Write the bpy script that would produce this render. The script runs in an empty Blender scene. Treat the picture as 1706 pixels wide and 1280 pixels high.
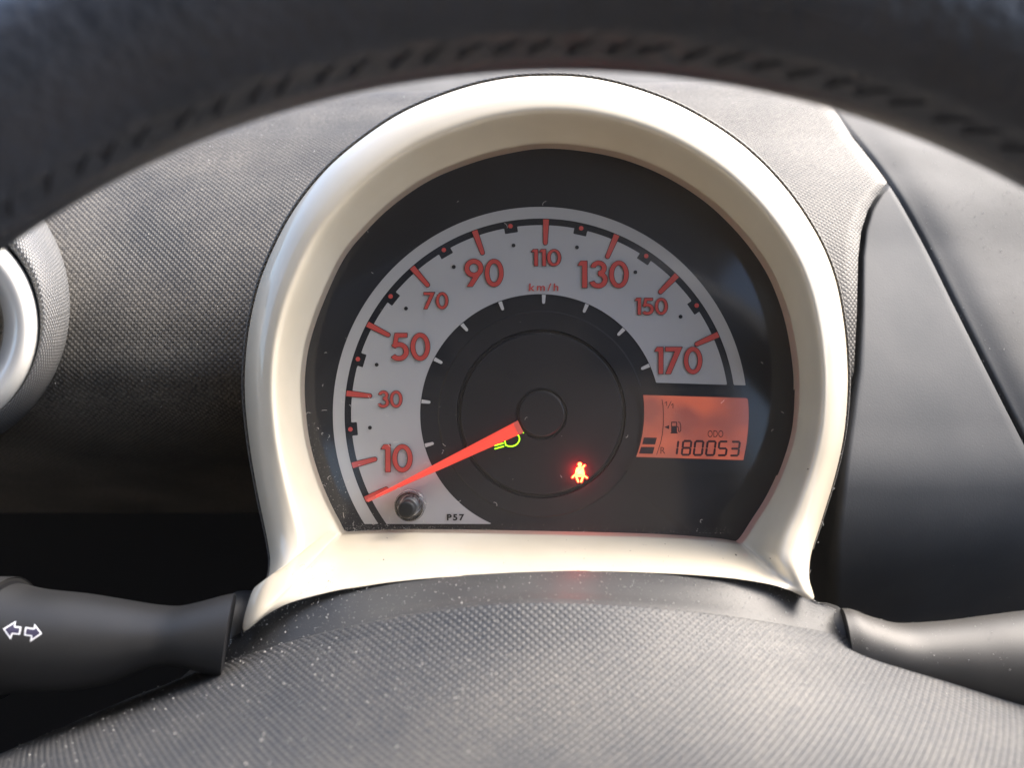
import bpy, math, random
import numpy as np
from mathutils import Vector, Matrix
from mathutils.bvhtree import BVHTree
random.seed(7); rng = np.random.default_rng(7)
scn = bpy.context.scene
COL = scn.collection

# ------------------------------------------------------------------ camera, world, sun, exposure
PITCH = math.radians(22)                       # the dial leans back; the camera looks square at it
R3 = Matrix.Rotation(-PITCH, 4, 'X')
F, D0, CX, CY = 1300.0, 0.26, 853.0, 640.0      # focal length in photo pixels, distance to the bezel's inner edge
cam_d = bpy.data.cameras.new('camera'); cam = bpy.data.objects.new('camera', cam_d); COL.objects.link(cam)
cam_d.sensor_width = 36; cam_d.lens = 36 * F / 1706
cam_d.clip_start = 0.005; cam_d.clip_end = 500
cam.location = (R3 @ Vector((0, -D0, 0, 1))).to_3d()
cam.rotation_euler = (math.radians(90) - PITCH, 0, 0)
cam_d.dof.use_dof = True; cam_d.dof.focus_distance = 0.262; cam_d.dof.aperture_fstop = 8.5
scn.camera = cam

SUN_EL, SUN_AZ = math.radians(44), math.radians(61)   # azimuth clockwise from +Y (forward), so front right
w = bpy.data.worlds.new('World'); scn.world = w; w.use_nodes = True
nt = w.node_tree
sky = nt.nodes.new('ShaderNodeTexSky'); sky.sky_type = 'NISHITA'; sky.sun_disc = False
sky.sun_elevation = SUN_EL; sky.sun_rotation = SUN_AZ; sky.dust_density = 4.0; sky.air_density = 1.0; sky.ozone_density = 1.0
nt.links.new(sky.outputs[0], nt.nodes['Background'].inputs[0]); nt.nodes['Background'].inputs[1].default_value = 0.15
sd = bpy.data.lights.new('sun', 'SUN'); sd.energy = 1.6; sd.angle = math.radians(50); sd.color = (1, 0.95, 0.88)
so = bpy.data.objects.new('sun', sd); COL.objects.link(so)
sv = Vector((math.sin(SUN_AZ) * math.cos(SUN_EL), math.cos(SUN_AZ) * math.cos(SUN_EL), math.sin(SUN_EL)))
so.rotation_euler = sv.to_track_quat('Z', 'Y').to_euler()
scn.view_settings.view_transform = 'Standard'; scn.view_settings.look = 'None'
scn.view_settings.exposure = 2.05; scn.view_settings.gamma = 1
scn.cycles.max_bounces = 10; scn.cycles.transparent_max_bounces = 12
scn.cycles.sample_clamp_indirect = 4.0

# ------------------------------------------------------------------ helpers
def P(px, py, y=0.0):                            # a photo pixel at depth y (metres behind the bezel's inner edge)
    d = y + D0
    return Vector(((px - CX) * d / F, y, (CY - py) * d / F))

class MB:
    def __init__(s): s.v = []; s.f = []; s.m = []; s.uv = None
    def poly(s, pts, mi=0):
        b = len(s.v); s.v += [tuple(p) for p in pts]; s.f.append(tuple(range(b, b + len(pts)))); s.m.append(mi)
    def box(s, x0, x1, y0, y1, z0, z1, mi=0):
        b = len(s.v)
        s.v += [(x, y, z) for x in (x0, x1) for y in (y0, y1) for z in (z0, z1)]
        for f in ((0,1,3,2),(4,6,7,5),(0,4,5,1),(2,3,7,6),(0,2,6,4),(1,5,7,3)):
            s.f.append(tuple(b + i for i in f)); s.m.append(mi)
    def grid(s, pts, closed=False, mi=0, uv=False):   # pts[i][j]
        b = len(s.v); n = len(pts); k = len(pts[0])
        for r in pts: s.v += [tuple(p) for p in r]
        for i in range(n - 1):
            for j in range(k if closed else k - 1):
                j2 = (j + 1) % k
                s.f.append((b + i*k + j, b + i*k + j2, b + (i+1)*k + j2, b + (i+1)*k + j)); s.m.append(mi)
        if uv:
            A = np.array([[tuple(p) for p in r] for r in pts])
            du = np.zeros(A.shape[:2]); dv = np.zeros(A.shape[:2])
            dv[1:, :] = np.cumsum(np.linalg.norm(np.diff(A, axis=0), axis=2), axis=0)
            if uv == 'x':
                du = A[:, :, 0].copy(); dv[:] = dv[:, k//2:k//2+1]
            elif uv == 'round':
                q = A[k and A.shape[0]//2]; du[:, 1:] = np.cumsum(np.linalg.norm(np.diff(q, axis=0), axis=1))[None, :]; dv[:] = dv[:, k//2:k//2+1]
            else:
                du[:, 1:] = np.cumsum(np.linalg.norm(np.diff(A, axis=1), axis=2), axis=1)
                mid = k // 2; du -= du[:, mid:mid+1]
            s.uv = np.stack([du, dv], -1).reshape(-1, 2)
    def build(s, name, mats, parent=None, smooth=True, base=Vector((0, 0, 0))):
        me = bpy.data.meshes.new(name)
        me.from_pydata([(x - base[0], y - base[1], z - base[2]) for x, y, z in s.v], [], s.f)
        if not isinstance(mats, (list, tuple)): mats = [mats]
        for m in mats: me.materials.append(m)
        me.polygons.foreach_set('material_index', s.m)
        me.polygons.foreach_set('use_smooth', [smooth] * len(s.f))
        if s.uv is not None:
            l = me.uv_layers.new(name='UVMap')
            idx = np.zeros(len(me.loops), dtype=np.int32); me.loops.foreach_get('vertex_index', idx)
            l.data.foreach_set('uv', s.uv[idx].ravel())
        me.update()
        o = bpy.data.objects.new(name, me); COL.objects.link(o)
        if parent: o.parent = parent
        return o

def thing(name, label, cat, base, group=None):
    o = bpy.data.objects.new(name, None); COL.objects.link(o); o.empty_display_size = 0.02
    o.matrix_world = R3 @ Matrix.Translation(base)
    o['label'] = label; o['category'] = cat
    if group: o['group'] = group
    return o

def crom(pts, n=4, closed=False):
    pts = [np.array(p, float) for p in pts]; N = len(pts); out = []
    for i in range(N if closed else N - 1):
        g = (lambda k: pts[k % N]) if closed else (lambda k: pts[min(max(k, 0), N - 1)])
        p0, p1, p2, p3 = g(i-1), g(i), g(i+1), g(i+2)
        for j in range(n):
            t = j / n
            out.append(0.5*((2*p1) + (-p0+p2)*t + (2*p0-5*p1+4*p2-p3)*t*t + (-p0+3*p1-3*p2+p3)*t**3))
    if not closed: out.append(pts[-1])
    return out

def interp(x, tab):
    return float(np.interp(x, [a for a, _ in tab], [b for _, b in tab]))

def smooth_tab(tab, x):                          # monotone-ish smooth lookup
    xs = np.array([a for a, _ in tab], float); ys = np.array([b for _, b in tab], float)
    x = min(max(x, xs[0]), xs[-1]); i = min(max(int(np.searchsorted(xs, x)) - 1, 0), len(xs) - 2)
    m = np.gradient(ys, xs); h = xs[i+1] - xs[i]; t = (x - xs[i]) / h
    return float((2*t**3-3*t**2+1)*ys[i] + (t**3-2*t**2+t)*h*m[i] + (-2*t**3+3*t**2)*ys[i+1] + (t**3-t**2)*h*m[i+1])

# --- flat shapes from signed distances
def d_circle(X, Y, cx, cy, r): return np.hypot(X-cx, Y-cy) - r
def d_seg(X, Y, a, b, r):
    ax, ay = a; bx, by = b; dx, dy = bx-ax, by-ay
    h = np.clip(((X-ax)*dx + (Y-ay)*dy) / (dx*dx+dy*dy), 0, 1)
    return np.hypot(X-ax-h*dx, Y-ay-h*dy) - r
def d_path(X, Y, pts, r):
    f = d_seg(X, Y, pts[0], pts[1], r)
    for a, b in zip(pts[1:], pts[2:]): f = np.minimum(f, d_seg(X, Y, a, b, r))
    return f
def d_poly(X, Y, pts):
    pts = np.array(pts, float); d = np.full(X.shape, 1e9); s = np.ones(X.shape)
    n = len(pts)
    for i in range(n):
        j = (i - 1) % n
        ex, ey = pts[j]-pts[i]; wx, wy = X-pts[i][0], Y-pts[i][1]
        h = np.clip((wx*ex+wy*ey)/(ex*ex+ey*ey), 0, 1)
        d = np.minimum(d, (wx-ex*h)**2 + (wy-ey*h)**2)
        c1 = Y >= pts[i][1]; c2 = Y < pts[j][1]; c3 = ex*wy > ey*wx
        s = np.where((c1 & c2 & c3) | (~c1 & ~c2 & ~c3), -s, s)
    return s*np.sqrt(d)
def d_ell(X, Y, cx, cy, a, b):
    x, y = X-cx, Y-cy
    k0 = np.hypot(x/a, y/b); k1 = np.hypot(x/a**2, y/b**2) + 1e-9
    return k0*(k0-1)/k1
def d_arc(X, Y, cx, cy, r, w, a0, a1):           # a0 > a1 in degrees, going clockwise from a0 to a1
    x, y = X-cx, Y-cy
    ring = np.abs(np.hypot(x, y) - r) - w
    mid = math.radians((a0+a1)/2); half = math.radians((a0-a1)/2)
    ang = np.arctan2(y, x) - mid; ang = np.abs((ang + math.pi) % (2*math.pi) - math.pi)
    cut = (ang - half) * np.hypot(x, y)
    return np.maximum(ring, cut)

def sheet(mb, fn, x0, x1, y0, y1, step, mapf, level=0.0, mi=0):
    nx = int((x1-x0)/step)+2; ny = int((y1-y0)/step)+2
    xs = x0 + np.arange(nx)*step; ys = y0 + np.arange(ny)*step
    X, Y = np.meshgrid(xs, ys); f = fn(X, Y) - level
    ins = f < 0
    for j in range(ny-1):
        i = 0
        while i < nx-1:
            c = (ins[j, i], ins[j, i+1], ins[j+1, i+1], ins[j+1, i])
            if not any(c): i += 1; continue
            if all(c):
                k = i
                while k < nx-1 and ins[j, k+1] and ins[j+1, k+1] and ins[j, k] and ins[j+1, k]: k += 1
                q = [(xs[i], ys[j]), (xs[k], ys[j]), (xs[k], ys[j+1]), (xs[i], ys[j+1])]
                mb.poly([mapf(*p) for p in q], mi); i = k; continue
            cs = [(xs[i], ys[j], f[j, i]), (xs[i+1], ys[j], f[j, i+1]), (xs[i+1], ys[j+1], f[j+1, i+1]), (xs[i], ys[j+1], f[j+1, i])]
            out = []
            for a in range(4):
                p, q = cs[a], cs[(a+1) % 4]
                if p[2] < 0: out.append((p[0], p[1]))
                if (p[2] < 0) != (q[2] < 0):
                    t = p[2]/(p[2]-q[2]); out.append((p[0]+t*(q[0]-p[0]), p[1]+t*(q[1]-p[1])))
            if len(out) >= 3: mb.poly([mapf(*p) for p in out], mi)
            i += 1

# ------------------------------------------------------------------ materials
def mat(name, col=(0.5,)*3, rough=0.5, metal=0.0, coat=0.0, spec=0.5, emit=None, es=0.0):
    m = bpy.data.materials.new(name); m.use_nodes = True
    b = m.node_tree.nodes['Principled BSDF']
    b.inputs['Base Color'].default_value = (*col, 1); b.inputs['Roughness'].default_value = rough
    b.inputs['Metallic'].default_value = metal; b.inputs['Coat Weight'].default_value = coat
    b.inputs['Specular IOR Level'].default_value = spec
    if emit: b.inputs['Emission Color'].default_value = (*emit, 1); b.inputs['Emission Strength'].default_value = es
    return m
def N(m, t, **k):
    n = m.node_tree.nodes.new(t)
    for a, v in k.items(): setattr(n, a, v)
    return n
def L(m, a, b): m.node_tree.links.new(a, b)
def bsdf(m): return m.node_tree.nodes['Principled BSDF']
def noise_rel(m, scale, strength, dist, detail=3, coord='Object'):
    tc = N(m, 'ShaderNodeTexCoord'); nz = N(m, 'ShaderNodeTexNoise'); nz.inputs['Scale'].default_value = scale; nz.inputs['Detail'].default_value = detail
    bp = N(m, 'ShaderNodeBump'); bp.inputs['Strength'].default_value = strength; bp.inputs['Distance'].default_value = dist
    L(m, tc.outputs[coord], nz.inputs['Vector']); L(m, nz.outputs[0], bp.inputs['Height']); L(m, bp.outputs[0], bsdf(m).inputs['Normal'])
    return tc, nz, bp
def vary(m, c1, c2, scale, tc=None, lo=0.35, hi=0.65):
    tc = tc or N(m, 'ShaderNodeTexCoord'); nz = N(m, 'ShaderNodeTexNoise'); nz.inputs['Scale'].default_value = scale; nz.inputs['Detail'].default_value = 5
    r = N(m, 'ShaderNodeValToRGB'); r.color_ramp.elements[0].position = lo; r.color_ramp.elements[1].position = hi
    r.color_ramp.elements[0].color = (*c1, 1); r.color_ramp.elements[1].color = (*c2, 1)
    L(m, tc.outputs['Object'], nz.inputs['Vector']); L(m, nz.outputs[0], r.inputs[0]); L(m, r.outputs[0], bsdf(m).inputs['Base Color'])
    return r

def grain_mat(name, c1, c2, pitch, height, rough, dust=0.5, dcol=(0.36, 0.325, 0.27)):
    """moulded grain: a staggered lattice of small domes, darker in the hollows, with dust scattered over"""
    m = mat(name, c1, rough)
    uv = N(m, 'ShaderNodeTexCoord'); sep = N(m, 'ShaderNodeSeparateXYZ'); L(m, uv.outputs['UV'], sep.inputs[0])
    def cosn(out):
        a = N(m, 'ShaderNodeMath', operation='MULTIPLY'); a.inputs[1].default_value = math.pi / pitch; L(m, out, a.inputs[0])
        c = N(m, 'ShaderNodeMath', operation='COSINE'); L(m, a.outputs[0], c.inputs[0]); return c.outputs[0]
    p = N(m, 'ShaderNodeMath', operation='MULTIPLY'); L(m, cosn(sep.outputs[0]), p.inputs[0]); L(m, cosn(sep.outputs[1]), p.inputs[1])
    mx = N(m, 'ShaderNodeMapRange'); mx.inputs['From Min'].default_value = -0.25; mx.inputs['From Max'].default_value = 0.9; mx.interpolation_type = 'SMOOTHSTEP'
    L(m, p.outputs[0], mx.inputs['Value'])
    fine = N(m, 'ShaderNodeTexNoise'); fine.inputs['Scale'].default_value = 3500; L(m, uv.outputs['Object'], fine.inputs['Vector'])
    ad = N(m, 'ShaderNodeMath', operation='MULTIPLY_ADD'); ad.inputs[1].default_value = 0.1; L(m, fine.outputs[0], ad.inputs[0]); L(m, mx.outputs[0], ad.inputs[2])
    bp = N(m, 'ShaderNodeBump'); bp.inputs['Strength'].default_value = 1.0; bp.inputs['Distance'].default_value = height
    L(m, ad.outputs[0], bp.inputs['Height']); L(m, bp.outputs[0], bsdf(m).inputs['Normal'])
    mix = N(m, 'ShaderNodeMix', data_type='RGBA'); mix.inputs[6].default_value = (*c2, 1); mix.inputs[7].default_value = (*c1, 1)
    L(m, mx.outputs[0], mix.inputs[0])
    dn = N(m, 'ShaderNodeTexNoise'); dn.inputs['Scale'].default_value = 900; dn.inputs['Detail'].default_value = 2; L(m, uv.outputs['Object'], dn.inputs['Vector'])
    db = N(m, 'ShaderNodeTexNoise'); db.inputs['Scale'].default_value = 25; db.inputs['Detail'].default_value = 4; L(m, uv.outputs['Object'], db.inputs['Vector'])
    ml = N(m, 'ShaderNodeMath', operation='MULTIPLY'); L(m, dn.outputs[0], ml.inputs[0]); L(m, db.outputs[0], ml.inputs[1])
    mr = N(m, 'ShaderNodeMapRange'); mr.inputs['From Min'].default_value = 0.12; mr.inputs['From Max'].default_value = 0.48; mr.inputs['To Max'].default_value = dust
    L(m, ml.outputs[0], mr.inputs['Value'])
    m2 = N(m, 'ShaderNodeMix', data_type='RGBA'); L(m, mr.outputs[0], m2.inputs[0]); L(m, mix.outputs[2], m2.inputs[6]); m2.inputs[7].default_value = (*dcol, 1)
    L(m, m2.outputs[2], bsdf(m).inputs['Base Color'])
    return m

M = {}
M['cream'] = mat('cream_gloss_plastic', (0.78, 0.68, 0.52), 0.45, coat=1.0); bsdf(M['cream']).inputs['Coat Roughness'].default_value = 0.04
r_ = vary(M['cream'], (0.75, 0.66, 0.505), (0.79, 0.70, 0.545), 60)
M['white'] = mat('white_gloss_plastic', (0.78, 0.76, 0.71), 0.18, coat=0.5)
M['dash'] = grain_mat('dash_grain', (0.085, 0.081, 0.073), (0.033, 0.031, 0.029), 0.00112, 0.00021, 0.55, 0.4)
M['cover_grain'] = grain_mat('cover_grain', (0.060, 0.064, 0.071), (0.036, 0.039, 0.044), 0.00112, 0.00019, 0.52, 0.25)
M['pod_grain'] = grain_mat('pod_grain', (0.20, 0.21, 0.225), (0.08, 0.083, 0.088), 0.0011, 0.00028, 0.45, 0.2)
def satin(name, c1, c2, rough, sc=1800, st=0.35, d=0.0002):
    m = mat(name, c1, rough); tc, _, _ = noise_rel(m, sc, st, d); vary(m, c1, c2, 40, tc); return m
M['collar'] = satin('satin_black_plastic', (0.05, 0.05, 0.05), (0.07, 0.07, 0.069), 0.5)
M['side'] = satin('fine_grained_grey_plastic', (0.115, 0.117, 0.116), (0.135, 0.135, 0.132), 0.75, 1500, 0.25)
M['pad'] = satin('dusty_grey_pad', (0.11, 0.108, 0.102), (0.14, 0.137, 0.130), 0.8, 1200, 0.3)
M['stalk'] = satin('stalk_plastic', (0.018, 0.018, 0.018), (0.026, 0.025, 0.024), 0.5, 2500, 0.15)
M['stalk2'] = satin('dusty_stalk_plastic', (0.032, 0.030, 0.027), (0.046, 0.043, 0.038), 0.5, 2500, 0.15)
M['dark_gap'] = mat('dark_gap', (0.008, 0.008, 0.01), 0.7)
M['leather'] = satin('wheel_leather', (0.032, 0.038, 0.050), (0.048, 0.055, 0.072), 0.42, 420, 0.8, 0.0008)  # bluish tint in the base colour stands in for sky sheen
M['thread'] = mat('thread', (0.036, 0.040, 0.052), 0.7)
M['dial'] = satin('dial_black', (0.011, 0.013, 0.018), (0.016, 0.018, 0.024), 0.45, 3000, 0.1)
M['surround'] = satin('display_surround_black', (0.012, 0.014, 0.019), (0.016, 0.018, 0.023), 0.35, 3000, 0.1)
M['silver'] = mat('silver_dial_paint', (0.49, 0.495, 0.50), 0.5, metal=0.1)
noise_rel(M['silver'], 5000, 0.08, 0.0001)
M['red'] = mat('red_print', (0.50, 0.075, 0.065), 0.5, emit=(0.9, 0.1, 0.06), es=0.012)
M['ink'] = mat('black_print', (0.012, 0.012, 0.014), 0.5)
M['tickwhite'] = mat('white_print', (0.62, 0.62, 0.6), 0.5)
M['needle'] = mat('needle_red', (0.75, 0.07, 0.05), 0.3, emit=(1.0, 0.08, 0.05), es=0.16)
M['needle_edge'] = mat('needle_edge', (0.6, 0.12, 0.10), 0.35, emit=(0.9, 0.12, 0.08), es=0.06)
M['lcd_ink'] = mat('lcd_ink', (0.03, 0.02, 0.03), 0.5)
M['knob'] = satin('knob_black', (0.008, 0.008, 0.008), (0.012, 0.012, 0.012), 0.55)
M['arrow_white'] = mat('arrow_white', (0.85, 0.85, 0.88), 0.4)
M['arrow_ink'] = mat('arrow_inner', (0.05, 0.045, 0.08), 0.4)
M['dustm'] = mat('dust', (0.62, 0.60, 0.56), 0.85)
M['green'] = mat('green_lamp', (0.1, 0.3, 0.02), 0.4, emit=(0.30, 1.0, 0.01), es=0.9)
# seat-belt lamp: yellow core to orange at the feet
m = mat('red_lamp', (0.3, 0.05, 0.02), 0.4, emit=(1, 0.6, 0.1), es=1.3); M['belt'] = m
M['lcd'] = m = mat('lcd_backlight', (0.15, 0.09, 0.07), 0.3, emit=(1, 0.2, 0.12), es=0.10)
tc = N(m, 'ShaderNodeTexCoord'); nz = N(m, 'ShaderNodeTexNoise'); nz.inputs['Scale'].default_value = 75; nz.inputs['Detail'].default_value = 1
rp = N(m, 'ShaderNodeValToRGB'); rp.color_ramp.elements[0].position = 0.38; rp.color_ramp.elements[1].position = 0.62
rp.color_ramp.elements[0].color = (0.48, 0.09, 0.07, 1); rp.color_ramp.elements[1].color = (1.0, 0.17, 0.08, 1)
L(m, tc.outputs['Object'], nz.inputs['Vector']); L(m, nz.outputs[0], rp.inputs[0]); L(m, rp.outputs[0], bsdf(m).inputs['Emission Color'])
# clear lens: see-through with a real surface reflection
m = bpy.data.materials.new('clear_lens'); m.use_nodes = True; M['lens'] = m
m.node_tree.nodes.remove(bsdf(m)); out = m.node_tree.nodes['Material Output']
tr = N(m, 'ShaderNodeBsdfTransparent'); tr.inputs[0].default_value = (0.97, 0.97, 0.97, 1)
gl = N(m, 'ShaderNodeBsdfGlossy'); gl.inputs['Roughness'].default_value = 0.10
fr = N(m, 'ShaderNodeFresnel'); fr.inputs[0].default_value = 1.5; mx = N(m, 'ShaderNodeMixShader')
L(m, fr.outputs[0], mx.inputs[0]); L(m, tr.outputs[0], mx.inputs[1]); L(m, gl.outputs[0], mx.inputs[2]); L(m, mx.outputs[0], out.inputs[0])
M['clear'] = mat('clear_plastic', (0.95, 0.95, 0.96), 0.04); bsdf(M['clear']).inputs['Transmission Weight'].default_value = 1.0; bsdf(M['clear']).inputs['IOR'].default_value = 1.45
M['roofm'] = mat('headlining', (0.62, 0.59, 0.54), 0.9)
M['seatm'] = mat('seat_cloth', (0.30, 0.25, 0.20), 0.9)
M['trim'] = mat('door_trim', (0.12, 0.115, 0.11), 0.6)
M['carpet'] = mat('carpet', (0.012, 0.014, 0.018), 0.95)
M['asphalt'] = mat('asphalt', (0.12, 0.12, 0.115), 0.9); vary(M['asphalt'], (0.10, 0.10, 0.10), (0.15, 0.145, 0.135), 3)

# ------------------------------------------------------------------ large structure: ground and the cabin round the camera (metres, Z up)
def struct(name, boxes, m):
    mb = MB()
    for b in boxes: mb.box(*b)
    o = mb.build(name, m, smooth=False); o['kind'] = 'structure'; return o
mb = MB(); mb.poly([(-60, -60, -1.05), (60, -60, -1.05), (60, 60, -1.05), (-60, 60, -1.05)]); g = mb.build('ground', M['asphalt'], smooth=False); g['kind'] = 'structure'
XL, XR = -1.0, 0.43
struct('cabin_roof', [(XL, XR, -1.9, -0.15, 0.60, 0.63)], M['roofm'])
struct('cabin_floor', [(XL, XR, -1.9, 0.72, -0.85, -0.80)], M['carpet'])
struct('cabin_bulkhead', [(XL, XR, 0.70, 0.74, -0.80, 0.06)], M['carpet'])
struct('door_trim_light_block_right', [(XR, XR+0.05, -1.9, 0.74, -0.80, 0.10), (XR, XR+0.04, -1.9, -1.0, 0.10, 0.60)], M['trim'])  # upper box is added to close the rear window and cut light
struct('door_trim_light_block_left', [(XL-0.05, XL, -1.9, 0.74, -0.80, 0.10), (XL-0.04, XL, -1.9, -0.25, 0.10, 0.60)], M['trim'])  # upper box is added over the window to darken the cabin
struct('cabin_rear_wall', [(XL, XR, -1.95, -1.90, -0.80, 0.30), (XL, XR, -1.95, -1.90, 0.52, 0.60)], M['seatm'])  # rear window opening kept small to limit light from behind
struct('front_seat', [(-0.27, 0.27, -0.95, -0.80, -0.45, 0.33), (-0.27, 0.27, -0.82, -0.35, -0.50, -0.36), (-0.13, 0.13, -0.93, -0.83, 0.34, 0.50)], M['seatm'])

# ------------------------------------------------------------------ DASHBOARD
ZB = Vector((0, 0.05, -0.10))
dash = thing('dashboard', 'dark grey grained plastic dashboard behind and around the cream speedometer bezel', 'dashboard', ZB)
FP = [(-250, .52), (20, .40), (100, .22), (150, .122), (175, .106), (215, .088), (300, .060), (420, .034), (560, .021), (640, .022), (710, .036), (780, .078), (853, .15), (960, .24), (1150, .35), (1500, .5)]
def fdepth(px, py):
    y = smooth_tab(FP, py)
    return y
LINE = [(-100, 1165), (190, 1390), (305, 1480), (400, 1535), (510, 1590), (610, 1640), (740, 1706), (1010, 1850), (1500, 2100)]   # ridge between side panel and pad
SEAM = [(305, 1480), (325, 1462), (350, 1447), (385, 1436), (430, 1431), (520, 1429), (620, 1424), (700, 1412), (800, 1396), (900, 1382), (1100, 1372), (1500, 1372)]
SP = [(-250, .52), (20, .40), (100, .25), (150, .14), (200, .105), (300, .068), (420, .048), (560, .030), (700, .018), (820, .014), (920, .024), (1010, .050), (1150, .11), (1500, .2)]
def sdepth(py): return smooth_tab(SP, py)
def xline(py): return smooth_tab(LINE, py)
def xseam(py): return xline(py) if py < 305 else interp(py, SEAM)
def pys(a, b, n): return [a + (b-a)*i/n for i in range(n+1)]
# grained panel
rows = []
ylist = pys(150, 330, 60) + pys(333, 853, 110)
for py in ylist:
    xr = xseam(py) - 1.5; r = []
    for j in range(141):
        t = j/140; px = -420 + (xr+420)*t
        yy = fdepth(px, py)
        e = (xr - px); yy += 0.004*math.exp(-(e/5.0)**2)              # edge rolls back into the seam
        yy += 0.0015*max(0, (px-1150)/300.0)**2 * (0.6 + 0.4*min(1, max(0, (py-200)/200)))
        pyo = py + (-(px-560)*0.035 + 6)*max(0.0, 1-(py-150)/80.0)    # tilt of the crest line
        r.append(P(px, pyo, yy))
    rows.append(r)
under = [[p + Vector((0, a, b)) for p in rows[-1]] for a, b in ((.006, -.0016), (.014, -.0024), (.03, -.002))]
top = [[p + Vector((0, 0.012*k, -0.004*k*k)) for p in rows[0]] for k in (3, 2, 1)]
mb = MB(); mb.grid(top + rows + under, uv='x'); panel = mb.build('grained_panel', M['dash'], dash, base=ZB)
panel_rows = rows
# smooth side panel
rows = []
for py in [305.5] + pys(308, 340, 16) + pys(345, 1500, 150):
    xl = xseam(py) + 1.5; xr = xline(py) - 1.0
    if xr < xl + 0.3: xl = xr - 0.3
    r = []
    for j in range(41):
        t = j/40; px = xl + (xr-xl)*t
        yy = sdepth(py) + 0.00003*(px-xl)
        yy += 0.004*math.exp(-((px-xl)/4.0)**2) + 0.0005*math.exp(-((xr-px)/4.0)**2)
        r.append(P(px, py, yy))
    rows.append([r[0] + Vector((0, .06, 0)), r[0] + Vector((0, .003, 0))] + r)
mb = MB(); mb.grid(rows, uv=True); mb.build('side_panel', M['side'], dash, base=ZB)
side_rows = rows
# pad beyond the ridge
rows = []
for py in pys(-100, 1500, 180):
    xl = xline(py) + 1.0; r = []
    for j in range(61):
        t = j/60; px = xl + (2500-xl)*t**1.5
        e = px - xl
        yy = sdepth(py) + 0.010 + 0.002*math.exp(-(e/5.0)**2) - 0.0045*(1-math.exp(-(e/42.0)**2)) + 0.00004*e
        r.append(P(px, py, yy))
    rows.append(r)
mb = MB(); mb.grid(rows, uv=True); pad = mb.build('top_pad', M['pad'], dash, base=ZB); pad_rows = rows
# far top of the dashboard, behind the crest, up to the windscreen
rows = []
for py in pys(-260, 215, 20):
    yy = interp(py, [(-260, .62), (0, .42), (100, .24), (150, .17), (215, .150)])
    rows.append([P(px, py - (px-560)*0.02, yy) for px in pys(-900, 1500, 60)])
mb = MB(); mb.grid(rows, uv=True); mb.build('rear_pad', M['pad'], dash, base=ZB)
# dark sheet behind seams; its colour stands in for shade under the dash
mb = MB(); mb.grid([[P(px, py, fdepth(px, py)+0.06) for px in pys(-900, 2400, 30)] for py in pys(300, 1700, 30)]); mb.build('backing', mat('under_dash_shade_black', (.022, .024, .028), .8), dash, base=ZB)

def dust(name, rows, n, parent, base, smin, smax, dens=None, off=0.0003):
    mb = MB(); A = np.array([[tuple(p) for p in r] for r in rows]); ni, nj = A.shape[:2]; c = 0; guard = 0
    while c < n and guard < n*40:
        guard += 1
        i = random.randrange(ni-1); j = random.randrange(nj-1); u, v = random.random(), random.random()
        p = A[i, j]*(1-u)*(1-v) + A[i+1, j]*u*(1-v) + A[i, j+1]*(1-u)*v + A[i+1, j+1]*u*v
        d = p[1] + D0
        if d < 0.03: continue
        px = CX + p[0]*F/d; py = CY - p[2]*F/d
        if not (-60 < px < 1766 and -60 < py < 1340): continue
        if dens and random.random() > dens(px, py): continue
        nn = np.cross(A[i+1, j]-A[i, j], A[i, j+1]-A[i, j]); l = np.linalg.norm(nn)
        if l < 1e-12: continue
        nn = nn/l
        if nn[1]*d + nn[0]*p[0] + nn[2]*p[2] > 0: nn = -nn
        e1 = np.cross(nn, [0.3, 0.5, 0.8]); e1 /= np.linalg.norm(e1); e2 = np.cross(nn, e1)
        s = smin*(smax/smin)**(random.random()**2.2); a = random.random()*6.28; k = random.choice((0.5, 0.8, 1.0, 0.3)); q = p + nn*off
        ca, sa = math.cos(a), math.sin(a); ex = (e1*ca+e2*sa)*s; ey = (-e1*sa+e2*ca)*s*k
        b = [q - ex*0.5, q + ey*0.5, q + ex*0.5, q - ey*0.4]; t = q + nn*s*0.4
        for x in range(4): mb.poly([b[x], b[(x+1) % 4], t])
        c += 1
    o = mb.build(name, M['dustm'], parent, smooth=False, base=base); o['kind'] = 'stuff'; return o
dust('dust', panel_rows, 2600, dash, ZB, 0.00016, 0.0007, lambda x, y: 0.04 + 0.9*max(0, 1-(y-130)/260.0) if y > 130 else 0.9)
dust('dust', pad_rows, 2600, dash, ZB, 0.00016, 0.0007, lambda x, y: (0.1 if x < xline(y)+90 else 0.9)*max(0.05, 1-(y-250)/550.0))
dust('dust', [q[2:] for q in side_rows], 60, dash, ZB, 0.0001, 0.0003)

# ------------------------------------------------------------------ round pod at the left edge
base = P(-125, 620, 0.02)
pod = thing('air_vent', 'round air vent with glossy white ring and grained hood at the left frame edge', 'air vent', base)
def pxlathe(mb, cx, cy, prof, n=128, mi=0, drift=(0, 0), uv=False):
    rows = []
    for k, (r, y) in enumerate(prof):
        t = k/(len(prof)-1)
        rows.append([P(cx+drift[0]*t + r*math.cos(a), cy+drift[1]*t + r*math.sin(a), y) for a in [2*math.pi*i/n for i in range(n)]])
    if uv:
        rows = [r + [r[0]] for r in rows]; mb.grid(rows, uv='round', mi=mi)
    else: mb.grid(rows, True, mi)
    return rows
def prof(pts, n=6): return [tuple(p) for p in crom(pts, n)]
mb = MB(); hr = pxlathe(mb, -122, 545, prof([(187, .006), (190, -.001), (200, -.002), (222, .004), (238, .014), (246, .026), (250, .05)], 8), 160, drift=(-8, -36), uv=True)
mb.build('hood', M['pod_grain'], pod, base=base)
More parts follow.
